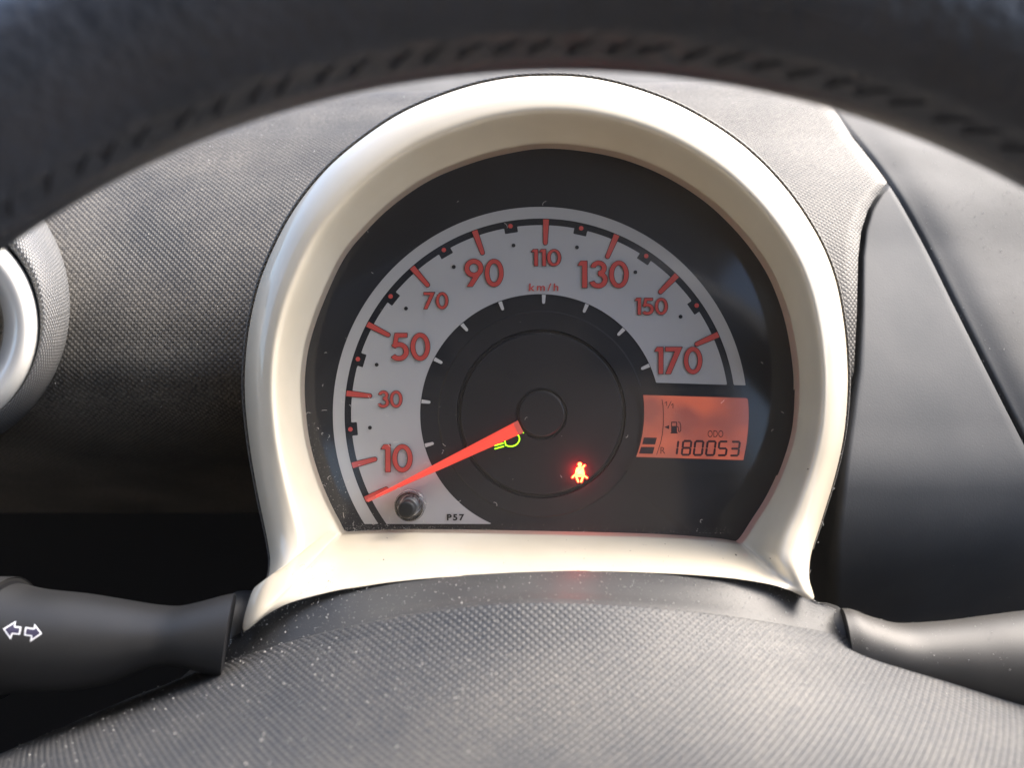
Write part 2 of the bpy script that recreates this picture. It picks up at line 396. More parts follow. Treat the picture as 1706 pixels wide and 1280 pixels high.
mb = MB(); pxlathe(mb, -121, 545, prof([(124, .03), (126, .008), (130, .000), (142, -.006), (160, -.0075), (176, -.005), (186, .000), (188, .008)], 8), 160)
mb.build('ring', M['white'], pod, base=base)
mb = MB(); pxlathe(mb, -121, 545, [(0.5, .028), (60, .026), (126, .024)], 96); mb.build('core', M['dark_gap'], pod, base=base)

# ------------------------------------------------------------------ INSTRUMENT CLUSTER
BC = P(903, 990, 0.0)
cl = thing('instrument_cluster', 'speedometer in a glossy cream bezel, needle at zero, amber odometer display', 'speedometer', BC)
pairs = [((571,892),(556,986),0.0,-.034),((569,891),(485,1005),.35,-.034),((567,889),(443,1026),.6,-.034),((565,886),(403,1053),.8,-.034),
 ((562,880),(420,984),.9,-.031),((558,872),(442,971),1,-.028),((550,857),(449,938),1,-.022),((540,836),(444,898),1,-.017),((524,796),(428,820),1,-.013),
 ((508,739),(414,735),1,-.010),((500,670),(407,655),1,-.009),((501,612),(409,590),1,-.009),((511,559),(418,525),1,-.009),((533,497),(438,452),1,-.009),
 ((567,425),(480,364),1,-.009),((608,375),(534,291),1,-.009),((655,331),(595,236),1,-.009),((717,290),(670,186),1,-.009),((790,261),(757,150),1,-.009),
 ((849,246),(833,131),1,-.009),((905,238),(905,125),1,-.009),((970,242),(985,129),1,-.009),((1040,256),(1070,150),1,-.009),((1111,284),(1150,184),1,-.009),
 ((1181,328),(1235,239),1,-.009),((1237,381),(1306,309),1,-.009),((1280,438),(1360,388),1,-.009),((1305,490),(1391,460),1,-.009),((1322,547),(1407,540),1,-.009),
 ((1332,613),(1413,615),1,-.009),((1333,662),(1412,670),1,-.010),((1328,720),(1406,730),1,-.011),((1311,778),(1391,797),1,-.013),((1287,831),(1368,873),1,-.018),
 ((1260,874),(1352,925),1,-.024),((1246,896),(1349,965),.95,-.030),((1239,905),(1356,1001),.8,-.034),((1236,907),(1315,984),.4,-.034),((1232,908),(1276,973),0.0,-.034),
 ((1200,903),(1206,963),0,-.034),((1100,896),(1101,956),0,-.034),((960,892),(960,953),0,-.034),((800,889),(767,961),0,-.034),((680,888),(661,970),0,-.034),((605,890),(600,979),0,-.034)]
RAW = crom([(*a, *b, c, d) for a, b, c, d in pairs], 5, True)
ARCH = [(0, 0), (.12, -.005), (.24, -.0103), (.34, -.0150), (.41, -.0184), (.46, -.0203), (.50, -.0208), (.60, -.0204), (.72, -.0192), (.86, -.0160), (.95, -.0120), (1.0, -.009)]
US = [0, .03, .08, .14, .2, .26, .32, .37, .42, .46, .5, .54, .6, .66, .72, .78, .84, .89, .93, .96, .985, 1.0]
rows = []
for back in (.010, .004):
    rows.append([P(r[0]-(r[0]-CX)*0.0, r[1], 0) + Vector((0, back, 0)) for r in RAW])
for u in US:
    line = []
    for r in RAW:
        wgt = min(1, max(0, r[4])); yo = r[5]
        ya = smooth_tab(ARCH, u)
        dy = (yo + .009)
        ya = ya + dy * u**1.3
        ys = yo*(u**0.9) - 0.0012*math.sin(math.pi*u)
        y = wgt*ya + (1-wgt)*ys
        px = r[0] + (r[2]-r[0])*u; py = r[1] + (r[3]-r[1])*u
        line.append(P(px, py, y))
    rows.append(line)
last = rows[-1]
for back in (.0015, .006, .02):
    rows.append([Vector((p[0]*0.998, p[1]+back, p[2]*0.998)) for p in last])
mb = MB(); mb.grid(rows, True); bez = mb.build('bezel', M['cream'], cl, base=BC)
sub = bez.modifiers.new('sub', 'SUBSURF'); sub.levels = 1; sub.render_levels = 1
# grained casing whose edge shows round the bezel
arch = [r for r in RAW if r[5] > -.026 or r[4] > .97]
arch = RAW[5*5:34*5]
rows = []
for off, y in ((-3, -.0075), (2.0, -.0088), (4.2, -.0075), (4.6, -.004), (4.8, .004), (4.8, .02), (4.8, .05), (4.8, .09)):
    line = []
    for k, r in enumerate(arch):
        a = arch[max(0, k-1)]; b = arch[min(len(arch)-1, k+1)]
        tx, ty = b[2]-a[2], b[3]-a[3]; l = math.hypot(tx, ty); nx, ny = ty/l, -tx/l
        fade = min(1, k/25, (len(arch)-1-k)/25)
        y0 = min(y, -.009) if y < -.005 else y
        line.append(P(r[2]+nx*off*(.3+.7*fade), r[3]+ny*off*(.3+.7*fade), (r[5]+.009) + (y if y <= 0 else 0)) + Vector((0, max(y, 0), 0)))
    rows.append(line)
mb = MB(); mb.grid(rows, uv='round'); cs = mb.build('casing', M['dash'], cl, base=BC)

# ---- dial face with its turned steps
YD = 0.006; DC = (900, 690)
def Pd(px, py, lift=0.0): return P(px, py, YD - lift)
face_prof = [(0.1, .0012), (36, .0012), (38, .0010), (39, -.0002), (42, -.0002), (43, .0007), (133, .0007), (134.5, .0005), (135.5, -.0006), (139.5, -.0006), (141, .0004), (170, .0004), (172.5, 0), (200, 0), (345, 0), (520, 0)]
mb = MB()
def reach(a):
    lo_, hi_ = 100.0, 520.0
    for _ in range(14):
        m_ = (lo_+hi_)/2; q = d_poly(np.array([DC[0]+m_*math.cos(a)]), np.array([DC[1]+m_*math.sin(a)]), [(u[0], u[1]) for u in RAW[::3]])[0]
        if q < 8: lo_ = m_
        else: hi_ = m_
    return lo_
AN = [2*math.pi*i/160 for i in range(160)]; RE = [reach(a) for a in AN]
mb.grid([[Pd(DC[0]+2+min(r, q)*math.cos(a), DC[1]+min(r, q)*math.sin(a), l if r < q else l*.5 - .0003*(r > q)) for a, q in zip(AN, RE)] for r, l in face_prof], True)
face = mb.build('dial_face', M['dial'], cl, smooth=False, base=BC)
def sheetpart(name, fn, bounds, step, lift, m, parent, label=None, extra=None):
    mb = MB(); sheet(mb, fn, *bounds, step, lambda x, y: Pd(x, y, lift))
    if extra: extra(mb)
    o = mb.build(name, m, parent, smooth=False, base=BC)
    if label: o['label'] = label
    return o
cutR = lambda X, Y: Y - (638 + (X-1098)*0.03)
def region(X, Y, r0, r1):
    rr = np.hypot(X-DC[0], Y-DC[1]); ring = np.maximum(r0-rr, rr-r1)
    cut = np.where(X > DC[0], cutR(X, Y), Y-873.5)
    return np.maximum(ring, cut)
MINOR = [1.7 + 10.7*k for k in range(-9, 6, 2)]; MAJOR = [1.7 + 10.7*k for k in range(-10, 7, 2)] + [1.7 - 10.7*11]
def pol(r, deg): a = math.radians(deg); return (DC[0]+r*math.sin(a), DC[1]-r*math.cos(a))
def band(X, Y):
    f = region(X, Y, 200, 315)
    for d in MINOR:
        a = math.radians(d); x, y = X-DC[0], Y-DC[1]
        t = x*math.cos(a)+y*math.sin(a); rr = x*math.sin(a)-y*math.cos(a)
        b = np.maximum(np.abs(t)-11.0, np.maximum(305.5-rr, rr-330)); f = np.maximum(f, -b)
    return f
sheetpart('scale_band', band, (580, 1225, 370, 876), 1.5, .0004, M['silver'], face)
sheetpart('outer_ring', lambda X, Y: region(X, Y, 326, 345.5), (550, 1250, 340, 876), 1.5, .0004, M['silver'], face)

# ticks
mb = MB()
def tick_fn(X, Y):   # along r (Y) centred on X=0, tapered with a round inner end
    wdt = 3.3 + (Y-284)/40*1.5
    return np.maximum(np.maximum(np.abs(X)-wdt, Y-324), np.where(Y < 285, np.hypot(X, Y-285)-3.3, -1.0))
sc = (YD+D0)/F
def tickmesh(fn, bounds, level, mats, lift):
    mb = MB()
    if level: sheet(mb, fn, *bounds, 0.7, lambda x, y: Vector((x*sc, -lift, y*sc)), level, 1)
    sheet(mb, fn, *bounds, 0.7, lambda x, y: Vector((x*sc, -lift-0.0001, y*sc)), 0, 0)
    o = mb.build('tick_mark', mats, face, smooth=False); return o
def place_on_dial(o, deg):
    c = Pd(*DC); o.location = (c[0]-BC[0], c[1]-BC[1], c[2]-BC[2]); o.rotation_euler = (0, math.radians(deg), 0)
t0 = tickmesh(tick_fn, (-8, 8, 278, 326), 1.0, [M['red'], M['ink']], .0006)
for i, d in enumerate(MAJOR):
    o = t0 if i == 0 else t0.copy()
    if i: COL.objects.link(o)
    place_on_dial(o, d)
def itick(X, Y): return np.maximum(np.maximum(np.abs(X)-(2.5+(Y-186)/14*.8), Y-198.5), np.where(Y < 186, np.hypot(X, Y-186)-2.5, -1))
it = tickmesh(itick, (-5, 5, 180, 201), 0, [M['tickwhite']], .0006); it.name = 'inner_tick'
for i, d in enumerate([1.7 + 21.4*k for k in range(-5, 4)]):
    o = it if i == 0 else it.copy()
    if i: COL.objects.link(o)
    place_on_dial(o, d)
# minor dots
def disc(rr, m, name, yoff, rc):
    mb = MB(); mb.poly([Vector((rr*sc*math.cos(a), -yoff, (rc + rr*math.sin(a))*sc)) for a in [2*math.pi*i/20 for i in range(20)]])
    return mb.build(name, m, face, smooth=False)
for rr, m_, nm, rc in ((3.8, M['red'], 'red_dot', 316.5), (3.2, M['ink'], 'black_dot', 284)):
    d0 = disc(rr, m_, nm, .0007, rc)
    for i, d in enumerate(MINOR):
        o = d0 if i == 0 else d0.copy()
        if i: COL.objects.link(o)
        place_on_dial(o, d)

# numerals drawn as geometric bold figures, unit height, y up
def g0(X, Y): return np.maximum(d_ell(X, Y, .335, .5, .335, .505), -d_ell(X, Y, .335, .5, .175, .345))
def g1(X, Y): return d_poly(X, Y, [(0, .83), (.10, 1), (.33, 1), (.33, 0), (.155, 0), (.155, .83)])
def g7(X, Y): return d_poly(X, Y, [(.02, 1), (.64, 1), (.215, 0), (.02, 0), (.365, .835), (.02, .835)])
def g5(X, Y): return np.minimum(np.minimum(d_poly(X, Y, [(.13, 1), (.565, 1), (.565, .84), (.13, .84)]), d_poly(X, Y, [(.13, 1), (.285, 1), (.215, .56), (.055, .50)])),
                               d_arc(X, Y, .275, .33, .255, .085, 140, -143))
def g3(X, Y): return np.minimum(d_arc(X, Y, .335, .735, .19, .082, 172, -92), d_arc(X, Y, .325, .305, .232, .085, 92, -162))
def g9(X, Y): return np.minimum(np.maximum(d_circle(X, Y, .335, .67, .335), -d_circle(X, Y, .335, .67, .165)),
                               d_poly(X, Y, [(.665, .60), (.29, 0), (.085, 0), (.40, .50), (.52, .56)]))
GL = {'0': (g0, .67), '1': (g1, .33), '7': (g7, .64), '5': (g5, .62), '3': (g3, .64), '9': (g9, .67)}
def numeral(txt, cx, cy, h, w):
    adv = []; x = 0
    gap = .055
    for c in txt:
        adv.append(x); x += GL[c][1] + gap
    tot = x - gap; sx = w/(tot*h)
    mb = MB()
    for c, a in zip(txt, adv):
        fn = GL[c][0]
        mp = lambda lift: (lambda X, Y: Pd(cx - w/2 + (a+X)*h*sx, cy + h/2 - Y*h, lift))
        lv = 0.6/h
        sheet(mb, fn, -.08, .78, -.08, 1.08, .022, mp(.0009), lv*1.0, 1)
        sheet(mb, fn, -.08, .78, -.08, 1.08, .022, mp(.0010), -0.2/h, 0)
    o = mb.build('numeral', [M['red'], M['ink']], face, smooth=False, base=BC); o['label'] = 'numeral %s' % txt
for a in (('90', 806.4, 454.7, 46, 65), ('50', 683.8, 578, 46, 65), ('10', 660.7, 764, 46, 53), ('130', 1004.9, 457.2, 45, 85), ('170', 1130, 600.8, 45, 80),
          ('70', 726, 501, 28, 41.5), ('110', 909.7, 429.2, 28, 50), ('150', 1085, 510.5, 28, 55), ('30', 649.3, 665.4, 28, 42)): numeral(*a)

def text(name, s, cx, cy, h, w, m, parent, lift, spacing=1.0, slant=0.0, bold=0.0):
    c = bpy.data.curves.new(name, 'FONT'); c.body = s; c.size = 1; c.space_character = spacing; c.offset = bold; c.resolution_u = 4; c.fill_mode = 'BOTH'
    t = bpy.data.objects.new('tmp', c); COL.objects.link(t); dg = bpy.context.evaluated_depsgraph_get(); dg.update()
    me = bpy.data.meshes.new_from_object(t.evaluated_get(dg)); bpy.data.objects.remove(t)
    co = np.array([v.co[:] for v in me.vertices]); lo, hi = co.min(0), co.max(0)
    for v in me.vertices:
        u = (v.co[0]-lo[0])/(hi[0]-lo[0]); q = (v.co[1]-lo[1])/(hi[1]-lo[1])
        p = Pd(cx - w/2 + u*w + slant*(q-.5)*h, cy + h/2 - q*h, lift); v.co = (p[0]-BC[0], p[1]-BC[1], p[2]-BC[2])
    me.materials.clear(); me.materials.append(m); me.name = name
    o = bpy.data.objects.new(name, me); COL.objects.link(o); o.parent = parent; return o
text('unit_text', 'km/h', 906, 478.5, 13, 49, M['red'], face, .0008, 1.35, .05, .016)
text('plate_text', 'P57', 759, 862.5, 11, 29, M['ink'], face, .0008, 1.3, 0, .04)

# ---- odometer display
SUR = [(1052, 643), (1190, 647), (1345, 650), (1345, 794), (1180, 788), (1042, 785), (1056, 760), (1066, 730), (1070, 700), (1064, 668)]
mb = MB(); n = len(SUR); f_ = [Pd(x, y, .0009) for x, y in SUR]; b_ = [Pd(x, y, -.0005) for x, y in SUR]
mb.poly(f_)
for i in range(n): mb.poly([f_[i], f_[(i+1) % n], b_[(i+1) % n], b_[i]])
disp = mb.build('display', M['surround'], cl, smooth=False, base=BC)
LCD = [(1071.7, 658.4), (1242, 663.4), (1244.6, 664.2), (1246, 666.5), (1247.2, 680), (1247.4, 698), (1246.3, 716), (1243.6, 740), (1238.5, 767), (1059.8, 761.6), (1064, 750), (1067.6, 737), (1070.6, 722), (1072.8, 704), (1073.4, 688), (1072.9, 672)]
mb = MB(); mb.poly([Pd(x, y, .0011) for x, y in LCD]); mb.build('screen', M['lcd'], disp, smooth=False, base=BC)
lt = .0013
def lcd(name, fn, bounds, step=.35): return sheetpart(name, fn, bounds, step, lt, M['lcd_ink'], disp)
lcd('fuel_bar', lambda X, Y: d_poly(X, Y, [(1072.6, 729.2), (1094.4, 729.6), (1091.4, 741), (1070, 740.5)]), (1068, 1096, 728, 742), .5)
lcd('fuel_bar', lambda X, Y: d_poly(X, Y, [(1067.9, 744.9), (1090.6, 745.1), (1087.4, 756.6), (1064.5, 756.1)]), (1063, 1092, 743, 758), .5)
lcd('scale_line', lambda X, Y: d_path(X, Y, [(1102.9, 666.3), (1104.6, 676), (1105.2, 690), (1105, 708.5), (1103.4, 724), (1100.6, 738), (1094, 757.7)], .55), (1092, 1108, 664, 760), .4)
def pump(X, Y):
    body = np.maximum(np.maximum(1118.2-X, X-1127.8), np.maximum(703-Y, Y-721.5)); win = np.maximum(np.maximum(1119.6-X, X-1126.4), np.maximum(704.6-Y, Y-710.2))
    f = np.maximum(body, -win); f = np.minimum(f, np.maximum(np.abs(X-1123)-6, np.abs(Y-721.7)-.8))
    f = np.minimum(f, d_path(X, Y, [(1128, 711), (1130, 712), (1130.6, 719), (1132.4, 719.8), (1134.2, 717.5), (1134, 709), (1132.8, 704.5), (1130.4, 703.4)], .6))
    return np.minimum(f, d_poly(X, Y, [(1106.7, 712), (1114.8, 708.6), (1114.8, 715.4)]))
lcd('fuel_pump_symbol', pump, (1105, 1136, 701, 724), .3)
lcd('full_mark', lambda X, Y: np.minimum(np.minimum(d_path(X, Y, [(1107.8, 671.6), (1110.6, 669.6), (1110.6, 676.2)], .55), d_seg(X, Y, (1118.2, 669), (1112.6, 680.5), .5)),
    d_path(X, Y, [(1118.4, 675), (1121.2, 673), (1121.2, 680.2)], .55)), (1106, 1123, 667, 682), .25)
text('reserve_mark', 'R', 1104.3, 750.8, 11, 8, M['lcd_ink'], disp, lt)
text('odometer_mark', 'ODO', 1192, 723.2, 11.5, 26, M['lcd_ink'], disp, lt)
SEG = {'1': 'bc', '8': 'abcdefg', '0': 'abcdef', '5': 'acdfg', '3': 'abcdg'}
def seg7(ch, cx, cy):
    w_, h_ = 13.5, 23.0
    q = {'a': ((-w_/2+2, -h_/2), (w_/2-2, -h_/2)), 'g': ((-w_/2+2.2, 0), (w_/2-2.2, 0)), 'd': ((-w_/2+2, h_/2), (w_/2-2, h_/2)),
         'b': ((w_/2, -h_/2+2), (w_/2, -2)), 'c': ((w_/2, 2), (w_/2, h_/2-2)), 'f': ((-w_/2, -h_/2+2), (-w_/2, -2)), 'e': ((-w_/2, 2), (-w_/2, h_/2-2))}
    def fn(X, Y):
        f = np.full(X.shape, 9.0)
        for s in SEG[ch]:
            (x0, y0), (x1, y1) = q[s]; sl = lambda x, y: (cx + x - y*.13, cy + y)
            f = np.minimum(f, d_seg(X, Y, sl(x0, y0), sl(x1, y1), 1.75))
        return f
    o = lcd('odometer_digit', fn, (cx-12, cx+12, cy-15, cy+15), .4); o['label'] = 'odometer digit %s' % ch
for ch, x, y in (('1', 1122, 746.2), ('8', 1143.8, 746.6), ('0', 1163.9, 746.9), ('0', 1184.3, 747.2), ('5', 1204, 747.5), ('3', 1224.5, 747.9)): seg7(ch, x, y)

# ---- warning lamps
def beam(X, Y):
    f = d_path(X, Y, [(846, 727), (841.6, 731), (841.2, 736), (842.6, 742), (847, 743.8), (853, 744), (858, 742.6), (862, 739.6), (865, 735), (865.7, 731), (864.5, 727), (861, 723.7)], .9)
    for a, b in (((824.7, 742.8), (838, 739)), ((824.7, 748), (839, 744)), ((826, 737), (838, 733.5)), ((869, 718.5), (872, 721.5))): f = np.minimum(f, d_seg(X, Y, a, b, .9))
    return f
sheetpart('headlamp_indicator', beam, (820, 876, 715, 752), .4, .0010, M['green'], face)
k6 = lambda x, y: (930+x/18.29, 750+y/18.29)
def belt(X, Y):
    f = d_circle(X, Y, *k6(657, 440), 3.3)
    f = np.minimum(f, d_poly(X, Y, [k6(*p) for p in ((630, 480), (690, 480), (700, 520), (760, 545), (785, 620), (805, 750), (790, 815), (525, 815), (505, 760), (535, 600), (560, 545), (615, 520))]))
    f = np.maximum(f, -d_seg(X, Y, k6(715, 555), k6(530, 745), .42)); f = np.maximum(f, -d_path(X, Y, [k6(530, 778), k6(650, 757), k6(790, 788)], .42))
    f = np.maximum(f, -d_seg(X, Y, k6(690, 500), k6(730, 480), .4))
    for a, b, r in (((735, 535), (805, 470), 1.3), ((430, 840), (505, 765), 1.2), ((880, 850), (805, 795), 1.1), ((550, 815), (610, 965), 1.4), ((755, 815), (700, 965), 1.4)):
        f = np.minimum(f, d_seg(X, Y, k6(*a), k6(*b), r))
    return f
bl = sheetpart('seat_belt_indicator', belt, (950, 981, 768, 806), .3, .0012, M['belt'], face)
mb = MB(); sheet(mb, belt, 945, 986, 763, 811, .4, lambda x, y: Pd(x, y, .0010), 1.6); mb.build('lamp_bleed', mat('red_bleed', (.3, .01, .02), .5, emit=(1, .005, .02), es=.35), face, smooth=False, base=BC)  # glowing outline sheet added to draw the lamp's red halo
ld = bpy.data.lights.new('seat_belt_glow', 'POINT'); ld.color = (1, 0.01, 0.02); ld.energy = 0.0025; ld.shadow_soft_size = 0.0
lo = bpy.data.objects.new('seat_belt_glow', ld); COL.objects.link(lo); lo.parent = bl; p = Pd(966, 788, .0032); lo.location = p - BC
M['belt'].node_tree.nodes  # lamp colour

# ---- needle
A0 = np.array((867.5, 711.0)); A1 = np.array((612.0, 835.0)); dv = (A1-A0)/np.linalg.norm(A1-A0); nv = np.array((-dv[1], dv[0])); LN = np.linalg.norm(A1-A0)
mb = MB()
def needle_row(t, w, lift, mi=0): c = A0 + dv*LN*t; return [c - nv*w, c - nv*w*.55, c + nv*w*.55, c + nv*w], lift
secs = []
for t, w_ in ((0.0, 11.2), (.12, 10.0), (.45, 7.0), (.8, 3.6), (.985, 2.2)):
    pts, _ = needle_row(t, w_, 0)
    secs.append([Pd(*pts[0], .0030), Pd(*pts[0], .0046), Pd(*pts[1], .0056), Pd(*pts[2], .0056), Pd(*pts[3], .0046), Pd(*pts[3], .0030)])
mb.grid(secs); mb.poly(secs[0][::-1]); mb.poly(secs[-1])
nd = mb.build('needle', M['needle'], cl, smooth=False, base=BC); nd['label'] = 'red needle resting at zero'
mb = MB(); c = [A0 - nv*11.2, A0 + nv*11.2, A0 + dv*9 + nv*10.6, A0 + dv*9 - nv*10.6]
mb.poly([Pd(*q, .0058) for q in c]); mb.poly([Pd(*(A0 + nv*s), l) for s, l in ((-11.4, .0058), (11.4, .0058), (11.4, .003), (-11.4, .003))]); mb.build('root_cap', M['needle_edge'], nd, smooth=False, base=BC)
mb = MB(); mb.poly([Pd(*q, .0058) for q in (A1-dv*16+nv*2.9, A1-dv*16-nv*2.9, A1-nv*2.4, A1+nv*2.4)]); mb.build('tip_cap', M['needle_edge'], nd, smooth=False, base=BC)

# ---- lens, trip knob, its moulded cup
OPEN = [(r[0], r[1]) for r in RAW]; oc = (910, 600)
def lensy(x, y): return .0012 - .0024*max(0, 1-((x-915)/470)**2-((y-600)/430)**2)
mb = MB(); gx = [485 + 870*i/60 for i in range(61)]; gy = [225 + 695*i/48 for i in range(49)]
mb.v = [tuple(P(x, y, lensy(x, y))) for y in gy for x in gx]
for j in range(48):
    q = d_poly(np.array([(gx[i]+gx[i+1])/2 for i in range(60)]), np.full(60, (gy[j]+gy[j+1])/2), OPEN[::3])
    for i in range(60):
        if q[i] < 9: b = j*61 + i; mb.f.append((b, b+1, b+62, b+61)); mb.m.append(0)
lens = mb.build('lens', M['lens'], cl, base=BC); lens['label'] = 'clear plastic lens with dust along its lower edge'
kc = P(683, 843, .0)
def lathe(mb, c, pr, n=48, mi=0): mb.grid([[Vector((c[0]+r*math.cos(a), y, c[2]+r*math.sin(a))) for a in [2*math.pi*i/n for i in range(n)]] for r, y in pr], True, mi)
mb = MB(); lathe(mb, kc, prof([(.0052, .003), (.0052, -.0006), (.0049, -.0013), (.0044, -.0012), (.0040, -.0004), (.0034, .0018), (.0032, .0040), (.0036, .0046), (.0045, .0042), (.0051, .0036), (.0052, .003)], 4)); mb.build('knob_cup', M['clear'], lens, base=BC)
mb = MB(); lathe(mb, kc, [(.0036, .0055), (.0030, .0050), (.0030, -.004), (.0028, -.0042)], 40); mb.build('knob_sleeve', mat('sleeve_grey', (.10, .10, .10), .2, metal=.3), lens, base=BC)
mb = MB(); lathe(mb, kc, [(.0028, .005), (.0028, -.0085), (.0026, -.0091), (.0018, -.0092), (.00001, -.0092)], 40); kb = mb.build('trip_reset_knob', M['knob'], cl, base=BC)

# dust and lint on the lens
def inside(x, y): return d_poly(np.array([float(x)]), np.array([float(y)]), OPEN[::3])[0] < -2
mb = MB()
def flake(q, s, k):
    a = random.random()*6.28; ex = Vector((math.cos(a)*s, 0, math.sin(a)*s)); ey = Vector((-math.sin(a)*s*k, 0, math.cos(a)*s*k))
    mb.poly([q-ex*.5, q+ey*.5, q+ex*.5, q-ey*.4])
cnt = 0
while cnt < 1500:
    z = random.random()
    if z < .5: x, y = random.gauss(660, 75), 888 - abs(random.gauss(0, 7))
    elif z < .72: x, y = random.uniform(560, 1230), 889 - abs(random.gauss(0, 5))
    elif z < .93:
        y = random.uniform(700, 888); x = interp(y, [(700, 504), (739, 508), (796, 524), (840, 541), (892, 571)]) + abs(random.gauss(0, 14))*(1+(y-700)/200)
    else: x, y = random.uniform(505, 1330), random.uniform(250, 885)
    if not inside(x, y): continue
    q = P(x, y, -.0014); s = .00008*(4.0**(random.random()**2)); q = P(x, y, lensy(x, y)-.0004); flake(q, s, random.choice((.25, .5, .9))); cnt += 1
for i in range(60):                              # short curled fibres
    x, y = random.uniform(510, 1325), random.uniform(300, 880)
    if i < 32: x, y = random.uniform(515, 760), random.uniform(640, 885)
    if not inside(x, y): continue
    a = random.random()*6.28; c = random.uniform(-.9, .9); pts = [np.array((x, y))]; st = random.uniform(.5, 1.5)
    for k in range(7): a += c*.6; pts.append(pts[-1] + st*np.array((math.cos(a), math.sin(a))))
    for p0, p1 in zip(pts, pts[1:]):
        t = (p1-p0)/np.linalg.norm(p1-p0); nn = np.array((-t[1], t[0]))*.28
        mb.poly([P(*(p0-nn), -.0014), P(*(p1-nn), -.0014), P(*(p1+nn), -.0014), P(*(p0+nn), -.0014)])
dl = mb.build('dust', M['dustm'], lens, smooth=False, base=BC); dl['kind'] = 'stuff'
# specks on the bezel's lower shelf
mb = MB()
M['speck'] = mat('dark_speck', (.08, .06, .05), .8)
dg = bpy.context.evaluated_depsgraph_get(); dg.update()
bm_ = bez.evaluated_get(dg).to_mesh(); bb = BVHTree.FromPolygons([Vector(v.co) + BC for v in bm_.vertices], [tuple(p.vertices) for p in bm_.polygons])
def onbez(x, y, lift=.00015):
    c0 = Vector((0, -D0, 0)); d = (P(x, y, 0) - c0).normalized(); h = bb.ray_cast(c0, d)
    return (h[0] - d*lift, h[1]) if h[0] else (None, None)
def bezflake(mb, x, y, w_, h_, a):
    ca, sa = math.cos(a), math.sin(a); q = [onbez(x + u*ca - v*sa, y + u*sa + v*ca)[0] for u, v in ((-w_, 0), (-w_*.2, -h_), (w_, -h_*.2), (w_*.3, h_))]
    if all(q): mb.poly(q)
for x, y, w_, h_, a in ((639, 933, 1.3, 1.2, 0), (1226, 925, 2.4, 1.3, .6), (1283, 931, 1.6, 1.2, .4), (1346, 782, 2.2, 1.2, -.4), (1108, 907, 1, .8, 0), (973, 931, 1, .8, 0), (645, 897, 1.6, .5, 0), (547, 969, 1.2, 1, .2), (1050, 918, .8, .8, 0), (520, 960, 1, .7, 0)): bezflake(mb, x, y, w_, h_, a)
for k in range(60):
    x, y = (random.uniform(490, 560), random.uniform(940, 985)) if k < 35 else (random.uniform(600, 1220), random.uniform(900, 948)); bezflake(mb, x, y, random.uniform(.3, .8), random.uniform(.3, .6), random.random()*3)
sp_ = mb.build('specks', M['speck'], bez, smooth=False, base=BC); sp_['kind'] = 'stuff'
mb = MB()
def hair(pts, y, w_=.45):
    q = crom(pts, 4)
    for a, b in zip(q, q[1:]):
        t = (b-a)/np.linalg.norm(b-a); nn = np.array((-t[1], t[0]))*w_; mb.poly([P(*(a-nn), y), P(*(b-nn), y), P(*(b+nn), y), P(*(a+nn), y)])
for pts in ([(1368, 868), (1371, 872), (1372, 876)], [(1387, 813), (1390, 815), (1391, 813)], [(1400, 757), (1403, 756)], [(1351, 950), (1349, 955)], [(1362, 905), (1364, 903)], [(1407, 706), (1409, 702), (1408, 699)]): hair(pts, -.02)
for k in range(26):
    x, y = random.uniform(470, 560), random.uniform(935, 1000); p0 = onbez(x, y)[0]
    if p0 is None: continue
    a = random.uniform(-1.2, -.3); l = random.uniform(2, 7)
    hair([(x, y), (x + l*.5*math.cos(a), y + l*.5*math.sin(a) - .4), (x + l*math.cos(a), y + l*math.sin(a))], p0[1] - .0004, .25)
ln = mb.build('lint', M['dustm'], bez, smooth=False, base=BC); ln['kind'] = 'stuff'

# ------------------------------------------------------------------ STEERING COLUMN COVER
BCOL = P(905, 1100, -.06)
cc = thing('steering_column_cover', 'grey grained steering column cover with smooth dusty band below the cream bezel', 'column cover', BCOL)
Lp = [(403, 1053), (372, 1074), (326, 1108), (292, 1136), (228, 1161), (140, 1199), (70, 1229), (0, 1259), (-150, 1325), (-350, 1415)]
Rp = [(1356, 1001), (1400, 1020), (1455, 1052), (1512, 1086), (1584, 1104), (1637, 1124), (1706, 1152), (1790, 1190), (1950, 1265), (2150, 1360)]
Mp = [953, 968, 988, 1005, 1040, 1085, 1135, 1190, 1300, 1450]
Pw = [2.3, 2.15, 1.95, 1.8, 1.75, 1.75, 1.8, 1.85, 1.9, 1.9]
Yd = [-.0335, -.040, -.047, -.053, -.058, -.064, -.072, -.081, -.10, -.13]
ctrl = crom([(*a, *b, m_, p_, y_) for a, b, m_, p_, y_ in zip(Lp, Rp, Mp, Pw, Yd)], 12)
BOT = [(403, 1053), (443, 1026), (485, 1005), (556, 986), (661, 970), (767, 961), (860, 956), (960, 953), (1101, 956), (1206, 963), (1276, 973), (1315, 984), (1356, 1001)]
def botoff(x):
    if x < 403 or x > 1356: return 0.0
    s = (x-905)/502.0 if x < 905 else (x-905)/451.0
    return interp(x, BOT) - (953 + ((1053 if x < 905 else 1001)-953)*abs(s)**2.3) - 2.0
